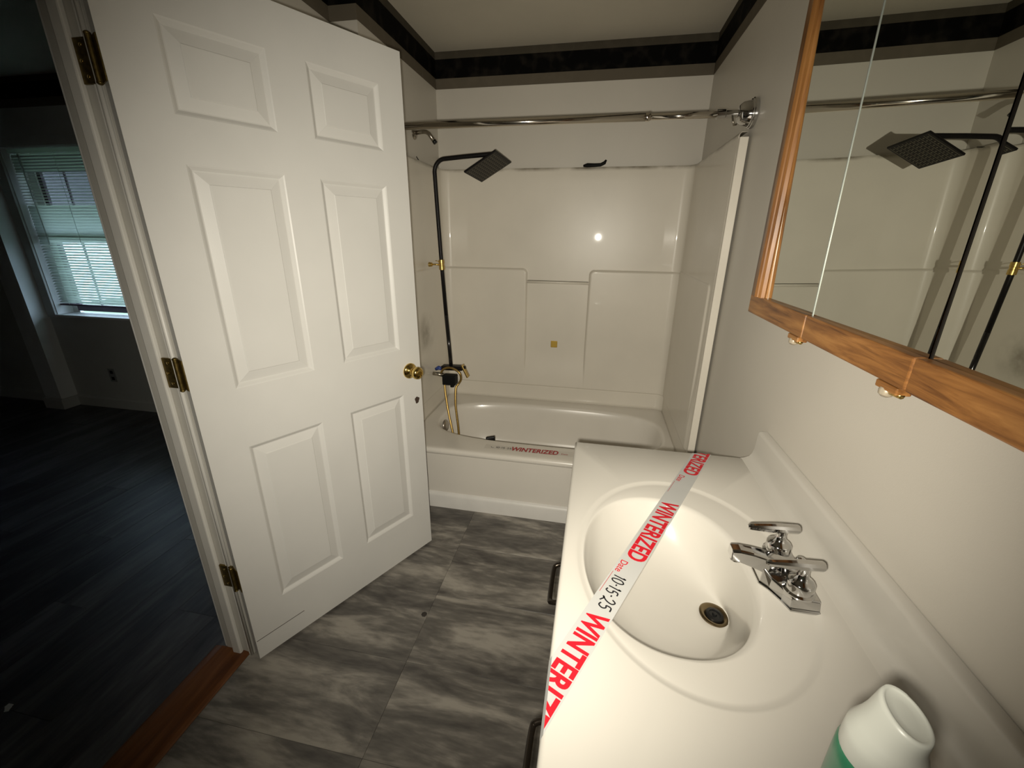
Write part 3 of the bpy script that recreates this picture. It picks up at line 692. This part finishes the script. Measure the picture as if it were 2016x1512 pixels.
def put_text(txt, height, length, m, parent, fn, bold=.02, clip=None, shear=0.0, dz=.0006):
    """fn(s, t, h) maps along / across / above the tape to a point"""
    vs, fs = text_mesh(txt, height, length, bold, shear)
    if clip is not None:
        bm = bmesh.new(); bvs = [bm.verts.new((a, b, 0)) for a, b in vs]
        for f in fs:
            try: bm.faces.new([bvs[i] for i in f])
            except ValueError: pass
        for co, no in clip:
            bmesh.ops.bisect_plane(bm, geom=bm.verts[:]+bm.edges[:]+bm.faces[:], plane_co=(*co, 0), plane_no=(*no, 0), clear_outer=True)
        bm.verts.index_update(); vs = [(v.co.x, v.co.y) for v in bm.verts]; fs = [tuple(v.index for v in f.verts) for f in bm.faces]; bm.free()
    mb = MB(); mb.add([fn(a, b, dz) for a, b in vs], fs)
    return mb.build('lettering', m, parent)
def strokes(lines, wd, m, parent, fn, dz=.0007, name='handwriting'):
    mb = MB()
    for ln in lines:
        P = [Vector((a, b, 0)) for a, b in ln]; P = [Vector((q.x, q.y, 0)) for q in smooth_pts(P, 4)] if len(P) > 2 else P
        L = []; R_ = []
        for i, p in enumerate(P):
            t_ = (P[min(i+1, len(P)-1)] - P[max(i-1, 0)])
            t_ = t_.normalized() if t_.length > 1e-9 else Vector((1, 0, 0)); nrm = Vector((-t_.y, t_.x, 0))*wd/2
            L.append(p+nrm); R_.append(p-nrm)
        n_ = len(P); mb.add([fn(q.x, q.y, dz) for q in L+R_], [(i, i+1, n_+i+1, n_+i) for i in range(n_-1)])
    return mb.build(name, m, parent)
def digit(ch, x, w, h):
    G = {'1': [[(.35,.8),(.55,1),(.5,0)]], '0': [[(.5,1),(.15,.8),(.1,.4),(.35,0),(.75,.1),(.9,.5),(.75,.9),(.45,1)]],
         '5': [[(.9,1),(.3,.95),(.25,.55),(.6,.6),(.85,.35),(.6,.02),(.15,.08)]], '2': [[(.15,.75),(.4,1),(.75,.85),(.65,.45),(.2,.08),(.35,.2),(.9,.02)]],
         '-': [[(.25,.5),(.75,.5)]]}
    return [[(x+a*w, b*h) for a, b in ln] for ln in G[ch]]

# ------------------------------------------------------------------ tape over the basin
TA = Vector((.3525, 1.229, 0)); TB = Vector((-.030, .420, 0)); TDv = (TB-TA).normalized(); TP = Vector((-TDv.y, TDv.x, 0))   # letters' tops point along TP
LEN = (TB-TA).length; HW = .0245
def T1(s, t, h): p = TA + TDv*s + TP*t; return Vector((p.x, p.y, ZK + .0008 + h))
tape = thing('winterized_tape', (.16, .82, ZK), 'white tape printed WINTERIZED in red, stretched across the basin', 'tape')
sl0 = TDv.y and (TA.y - (YK1-.003))/(-TDv.y)
def s_at_y(y, t): return ((y - TA.y) - TP.y*t)/TDv.y
def s_at_x(x, t): return ((x - TA.x) - TP.x*t)/TDv.x
strip = []
rows_ = []
for k in range(41):
    row = []
    for tt in (-HW, 0, HW):
        a = s_at_y(YK1-.006, tt); b = s_at_x(XK+.004, tt); s_ = a + (b-a)*k/40
        row.append(T1(s_, tt, 0))
    rows_.append(row)
# both ends fold down over the counter's edges
r0_ = [Vector((p.x, YK1+.0012, ZK-.004)) for p in rows_[0]]; r1_ = [Vector((p.x, YK1+.0012, ZK-.028)) for p in rows_[0]]
e0_ = [Vector((XK-.0002, p.y-.003, ZK-.0075)) for p in rows_[-1]]; e1_ = [Vector((XK-.0002, p.y-.006, ZK-.012)) for p in rows_[-1]]
MB().loft([r1_, r0_] + rows_ + [e0_, e1_], closed=False).build('tape_strip', 'tape', tape)
def place(txt, s0, length, tlo, height, m, bold=.02, clip=None):
    return put_text(txt, height, length, m, tape, lambda a, b, h: T1(s0+a, tlo+b, h), bold, clip)
put_text('WINTERIZED', .039, .247, 'ink_red', tape, lambda a, b, h: T1(-.105+a, -.0175+b, h), .032,
         [(( .105+s_at_y(YK1-.004, -.0175), 0), (-TDv.y*-1, 0))] if False else [((s_at_y(YK1-.004, -.0175)+.105, 0), Vector((TDv.y, TP.y)).normalized()[:])])
place('Date', .158, .036, -.0195, .0145, 'ink_red', .008)
strokes([[(.200, -.0205), (.262, -.0205)]], .0009, 'ink_dred', tape, T1, name='date_line')
place('WINTERIZED', .306, .247, -.0175, .039, 'ink_red', .032)
place('Date', .566, .036, -.0195, .0145, 'ink_red', .008)
strokes([[(.606, -.0205), (.668, -.0205)]], .0009, 'ink_dred', tape, T1, name='date_line')
hw_ = []; xx = .610
for ch, w_ in (('1', .010), ('0', .014), ('-', .009), ('1', .009), ('5', .013), ('-', .009), ('2', .018), ('5', .016)):
    drop = {'2': .004, '5': .002}.get(ch, 0)
    hw_ += [[(a, b - .0145 - drop + (xx-.61)*.10) for a, b in ln] for ln in digit(ch, xx, w_*.9, .023 if ch != '2' else .027)]; xx += w_*.9 + .0006
strokes(hw_, .0028, 'ink_black', tape, T1)
ln_ = Vector((TDv.x, TP.x)).normalized()
put_text('WINTERIZED', .039, .247, 'ink_red', tape, lambda a, b, h: T1(.714+a, -.0175+b, h), .032,
         [((s_at_x(XK+.004, -.0175)-.714, 0), (-ln_.x, -ln_.y))])

# ------------------------------------------------------------------ tape on the tub rim
tt2 = thing('winterized_tape', (-.25, 1.985, ZR+.0006), 'clear tape printed WINTERIZED stuck along the tub rim', 'tape')
def T2(s, t, h): return Vector((-.53+s, 1.967+t+.012*s, ZR+.0014+h))
MB().add([T2(0,-.006,0), T2(.62,-.006,0), T2(.62,.044,0), T2(0,.044,0)], [(0,1,2,3)]).build('tape_strip', 'cleartape', tt2)
put_text('WINTERIZED', .043, .252, 'ink_dred', tt2, lambda a, b, h: T2(.148+a, -.003+b, h), .030, shear=.15)
put_text('Date', .012, .034, 'ink_dred', tt2, lambda a, b, h: T2(.416+a, .006+b, h), .006)
h2 = []; xx = .062
for ch, w_ in (('1', .007), ('0', .012), ('-', .007), ('1', .008), ('5', .012), ('-', .008), ('2', .013), ('5', .013)):
    h2 += [[(a, b+.010) for a, b in ln] for ln in digit(ch, xx, w_, .015)]; xx += w_ + .001
strokes(h2 + [[(.034, .022), (.040, .012), (.052, .011)]], .0026, 'ink_black', tt2, T2)

# ------------------------------------------------------------------ mirror cabinet
mc = thing('mirror_cabinet', (.47, .79, 1.265), 'oak-framed three-door mirror cabinet on the wall over the vanity', 'mirror cabinet')
CZ0, CZ1, CXF = 1.265, 2.030, .423
CY = [1.278, .944, .627, .310]
MB().box(CXF+.019, XR-.001, CY[3]+.004, CY[0]-.004, CZ0+.006, CZ1-.006).build('body', 'oak', mc)
tilt = [(-.015, -.0165), (-.016, -.018), (.020, -.018)]
RB, RT, ST = .048, .048, .086
for i in range(3):
    ya, yb = CY[i]-.0012, CY[i+1]+.0012           # ya is the far edge, yb the near edge
    zx = CXF - .004
    dr_ = MB().box(CXF+.014, CXF+.0175, yb+.002, ya-.002, CZ0+.004, CZ1-.004).build('mirror_door', 'gap', mc)
    dr_['label'] = 'cabinet door with mirror between oak rails'
    MB().box(zx, CXF+.014, yb, ya, CZ0, CZ0+RB).build('bottom_rail', 'oak', dr_, bevel=.0025)
    MB().box(zx, CXF+.014, yb, ya, CZ1-RT, CZ1).build('top_rail', 'oak', dr_, bevel=.0025)
    y_hi = ya
    if i == 0:
        # fluted stile at the far end
        prof = [(ya, CXF+.011), (ya, CXF-.002), (ya-.003, zx), (ya-.034, zx), (ya-.038, zx+.008), (ya-.041, zx+.008), (ya-.044, zx-.004), (ya-.052, zx-.008), (ya-.058, zx-.004), (ya-.060, zx+.006), (ya-.063, zx+.006), (ya-.065, zx-.003), (ya-.071, zx-.005), (ya-.077, zx-.001), (ya-.079, zx+.007), (ya-.086, zx+.008), (ya-.086, CXF+.011)]
        MB().extr(prof, CZ0+RB-.001, CZ1-RT+.001, lambda a, c, t: (c, a, t)).build('stile', 'oakv', dr_, smooth=True, auto=35)
        y_hi = ya - ST + .004
    yaw_, pit_ = tilt[i]
    nn = Vector((-cos(yaw_)*cos(pit_), sin(yaw_)*cos(pit_), sin(pit_))); ty = Vector((0, 1, 0)); ty = (ty - nn*ty.dot(nn)).normalized(); tz = nn.cross(ty); 
    if tz.z < 0: tz = -tz
    ymid, zmid = (y_hi+yb)/2, (CZ0+RB+CZ1-RT)/2
    hy_, hz_ = (y_hi-yb)/2 - .0005, (CZ1-RT-CZ0-RB)/2 + .004
    cc = Vector((CXF+.004, ymid, zmid))
    mp_ = MB().obox(cc - nn*.0025, (ty, tz, nn), (hy_, hz_, .0025)).build('mirror_pane', 'mirror', dr_)
    mp_['label'] = 'mirror glass'
    if i == 1:   # ground edge of the middle pane catches the light
        MB().obox(cc + ty*(hy_+.0002) - nn*.001, (ty, tz, nn), (.0011, hz_, .0022)).build('ground_edge', 'mirror_edge', dr_)
    if i == 2:
        MB().obox(cc + ty*(hy_-.001) + nn*.0004, (ty, tz, nn), (.0015, hz_, .0006)).build('edge_strip', 'gap', dr_)
    # small finger catch under the near end of each rail
    if i < 2:
        yc = yb + .035
        k_ = MB().obox((CXF+.006, yc, CZ0-.006), ((1,0,0), (0,1,0), (0,0,1)), (.010, .024, .0055)).build('catch_block', 'oak', dr_, bevel=.002)
        MB().lathe((CXF+.004, yc+.006, CZ0-.010), (-.2, 0, -1), [(.009, 0), (.010, .004), (.0085, .010), (.004, .013), (0, .0135)], 14).build('catch', mat('pale_catch', (.42, .36, .27), .3, .3), dr_, smooth=True, auto=40)
        MB().tube([(CXF+.004, yc-.024, CZ0-.011), (CXF+.004, yc+.004, CZ0-.013)], .0045, 8).build('catch_arm', 'gold', dr_, smooth=True)

# ------------------------------------------------------------------ bottle on the counter
BX, BY = .264, .287
bo = thing('lotion_bottle', (BX, BY, ZK), 'green bottle with white slanted cap at the near end of the counter', 'bottle')
def circ(cx, cy, r, z, n=40): return [Vector((cx + r*cos(2*pi*k/n), cy + r*sin(2*pi*k/n), z)) for k in range(n)]
MB().loft([circ(BX, BY, r, z) for r, z in ((.027, ZK), (.0285, ZK+.006), (.0293, ZK+.02), (.0293, 1.03), (.0290, 1.044), (.0275, 1.0462))], True, True).build('body', 'bottle', bo, smooth=True, auto=50)
rings = [circ(BX, BY, .0275, 1.0465), circ(BX, BY, .0277, 1.050), circ(BX, BY, .0275, 1.060), circ(BX+.001, BY+.001, .0268, 1.068)]
oc = Vector((BX+.0085, BY+.003, 1.0970)); on = Vector((.16, -.14, .97)).normalized(); o1 = Vector((0, 1, 0)); o1 = (o1-on*o1.dot(on)).normalized(); o2 = o1.cross(on)
if o2.x < 0: o2 = -o2
def oval(a, b, h):
    return [oc + on*h + o2*(a*cos(2*pi*k/40)) + o1*(b*sin(2*pi*k/40)) for k in range(40)]
last = oval(.0165, .0225, 0)
base_ = rings[-1]
for t_, pinch in ((.25, .94), (.5, .93), (.75, .97), (.92, 1.0)):
    rr = []
    for p, q in zip(base_, last):
        e_ = t_**1.0; m_ = p.lerp(q, e_); cc_ = Vector((BX+.001, BY+.001, 1.068)).lerp(oc, e_)
        rr.append(cc_ + (m_-cc_)*pinch)
    rings.append(rr)
rings += [oval(.0162, .0222, .0006), oval(.0142, .0202, .0010), oval(.0132, .0192, .0003), oval(.0118, .0178, -.0005), oval(.006, .011, -.0009)]
MB().loft(rings, True, True).build('cap', 'cap', bo, smooth=True, auto=70)['label'] = 'white cap with slanted oval top'

# ------------------------------------------------------------------ bedroom window and blind
win = thing('window_1', ((WX0+WX1)/2, YW, WZ0)); struct(win, 'bedroom window with white mini blind seen past the door jamb')
fr = MB().box(WX0-.085, WX0, YW-.016, YW, WZ0-.02, WZ1+.06).box(WX1, WX1+.085, YW-.016, YW, WZ0-.02, WZ1+.06).box(WX0, WX1, YW-.016, YW, WZ1, WZ1+.06)
fr.build('casing', 'bed_paint', win, bevel=.002)
MB().box(WX0, WX1, YW-.02, YW+.11, WZ0-.014, WZ0+.004).build('sill', 'wframe', win, bevel=.003)
for xa, xb in ((WX0, WX0+.006), (WX1-.006, WX1)): MB().box(xa, xb, YW, YW+.15, WZ0, WZ1).build('reveal', 'wframe', win)
MB().box(WX0, WX1, YW, YW+.15, WZ1-.006, WZ1).build('reveal', 'wframe', win)
for z0_, z1_, yy in ((WZ0+.02, WZ0+.63, YW+.105), (WZ0+.60, WZ1-.01, YW+.125)):
    xa, xb = WX0+.075, WX1-.02
    s_ = MB().box(xa, xa+.035, yy, yy+.02, z0_, z1_).box(xb-.035, xb, yy, yy+.02, z0_, z1_).box(xa+.035, xb-.035, yy, yy+.02, z0_, z0_+.04).box(xa+.035, xb-.035, yy, yy+.02, z1_-.035, z1_)
    so_ = s_.build('sash', 'sash', win)
    MB().box(xa+.035, xb-.035, yy+.008, yy+.011, z0_+.04, z1_-.035).build('pane', 'glass', so_)
    MB().box((xa+xb)/2-.16, (xa+xb)/2-.15, yy+.004, yy+.016, z0_+.04, z1_-.035).build('muntin', 'sash', so_)
MB().box(WX0+.006, WX0+.075, YW+.115, YW+.14, WZ0, WZ1).build('side_frame', 'wframe', win)

bl = thing('window_blind', ((WX0+WX1)/2, YW+.045, WZ1-.03), 'white mini blind hanging in the bedroom window', 'blind')
BX0, BX1, BYc = WX0+.012, WX1-.012, YW+.045
MB().box(BX0, BX1, BYc-.016, BYc+.016, WZ1-.034, WZ1-.008).build('headrail', 'blind', bl, bevel=.002)
slm = None; nsl = 0; z = WZ1-.050; zb = WZ0+.085
while z > zb + .01:
    zf = (WZ1-z)/(WZ1-WZ0)
    if zf < .14: ang = 66
    elif zf < .31: ang = 14
    elif zf < .54: ang = 66
    else: ang = 36
    me = slm
    if slm is None:
        vs = []; 
        for xx_ in (BX0-(BX0+BX1)/2, BX1-(BX0+BX1)/2):
            for k in range(5):
                a = (k-2)/2*.0125; vs.append((xx_, a, .0022*(1-(a/.0125)**2)))
            for k in range(5):
                a = (2-k)/2*.0125; vs.append((xx_, a, .0022*(1-(a/.0125)**2)-.0006))
        fs = [(k, (k+1) % 10, 10+(k+1) % 10, 10+k) for k in range(10)] + [tuple(range(9, -1, -1)), tuple(range(10, 20))]
        slm = bpy.data.meshes.new('slat'); slm.from_pydata(vs, [], fs); slm.materials.append(M['blind'])
    o = bpy.data.objects.new('slat', slm); COL.objects.link(o); o.parent = bl
    o.location = Vector(((BX0+BX1)/2, BYc, z)) - WP[bl]; o.rotation_euler = (math.radians(ang + random.uniform(-3, 3)), random.uniform(-.002, .002), 0)
    z -= .0205
MB().box(BX0, BX1, BYc-.012, BYc+.012, zb-.012, zb+.002).build('bottom_rail', 'sash', bl, bevel=.002)
for q in (.10, .42, .80):
    MB().tube([(BX0+q*1.0, BYc-.013, WZ1-.03), (BX0+q*1.0, BYc-.013, zb)], .0012, 6).build('ladder_cord', 'blind', bl)
MB().tube([(BX0+.10, BYc-.022, WZ1-.04), (BX0+.125, BYc-.024, 1.35)], .0035, 8).build('tilt_wand', 'blind', bl, smooth=True)

# outdoors: ground and the neighbour's eave seen through the slats
struct(box('ground_outside', 'ground', -14, 6, YW+.4, YW+14, -.5, -.45), 'ground outside the bedroom window')
ev = MB().box(WX0-1.2, WX1+1.6, YW+.16, YW+.75, 2.10, 2.2).box(WX0-1.2, WX1+1.6, YW+.55, YW+.60, 1.60, 2.1); struct(ev.build('eave_outside', 'siding'), 'eave outside the bedroom window')

# wall outlet low on the bedroom wall
ot = thing('wall_outlet', (-3.96, YW-.004, .30), 'small wall outlet low on the dark bedroom wall', 'outlet')
MB().box(-3.995, -3.925, YW-.006, YW-.0004, .245, .36).build('plate', 'outlet', ot, bevel=.002)
for z in (.275, .33): MB().box(-3.975, -3.945, YW-.008, YW-.006, z-.014, z+.014).build('socket', 'gap', ot, bevel=.003)

# scraps on the floor
sc_ = MB()
for k in range(3):
    sc_.obox((-1.770+.006*k, .609-.005*k, .0012+.001*k), ((cos(k), sin(k), .1), (-sin(k), cos(k), 0), (0, 0, 1)), (.010-.002*k, .006, .0012))
tag(sc_.build('paper_scrap', 'debris'), 'tiny white scrap on the dark bedroom floor', 'scrap')
cr = MB().lathe((-.587, 1.21, 0), (0, 0, 1), [(.011, 0), (.012, .002), (.006, .005), (0, .006)], 7)
tag(cr.build('dark_crumb', 'dirt'), 'small dark crumb on the grey tile seam', 'scrap')
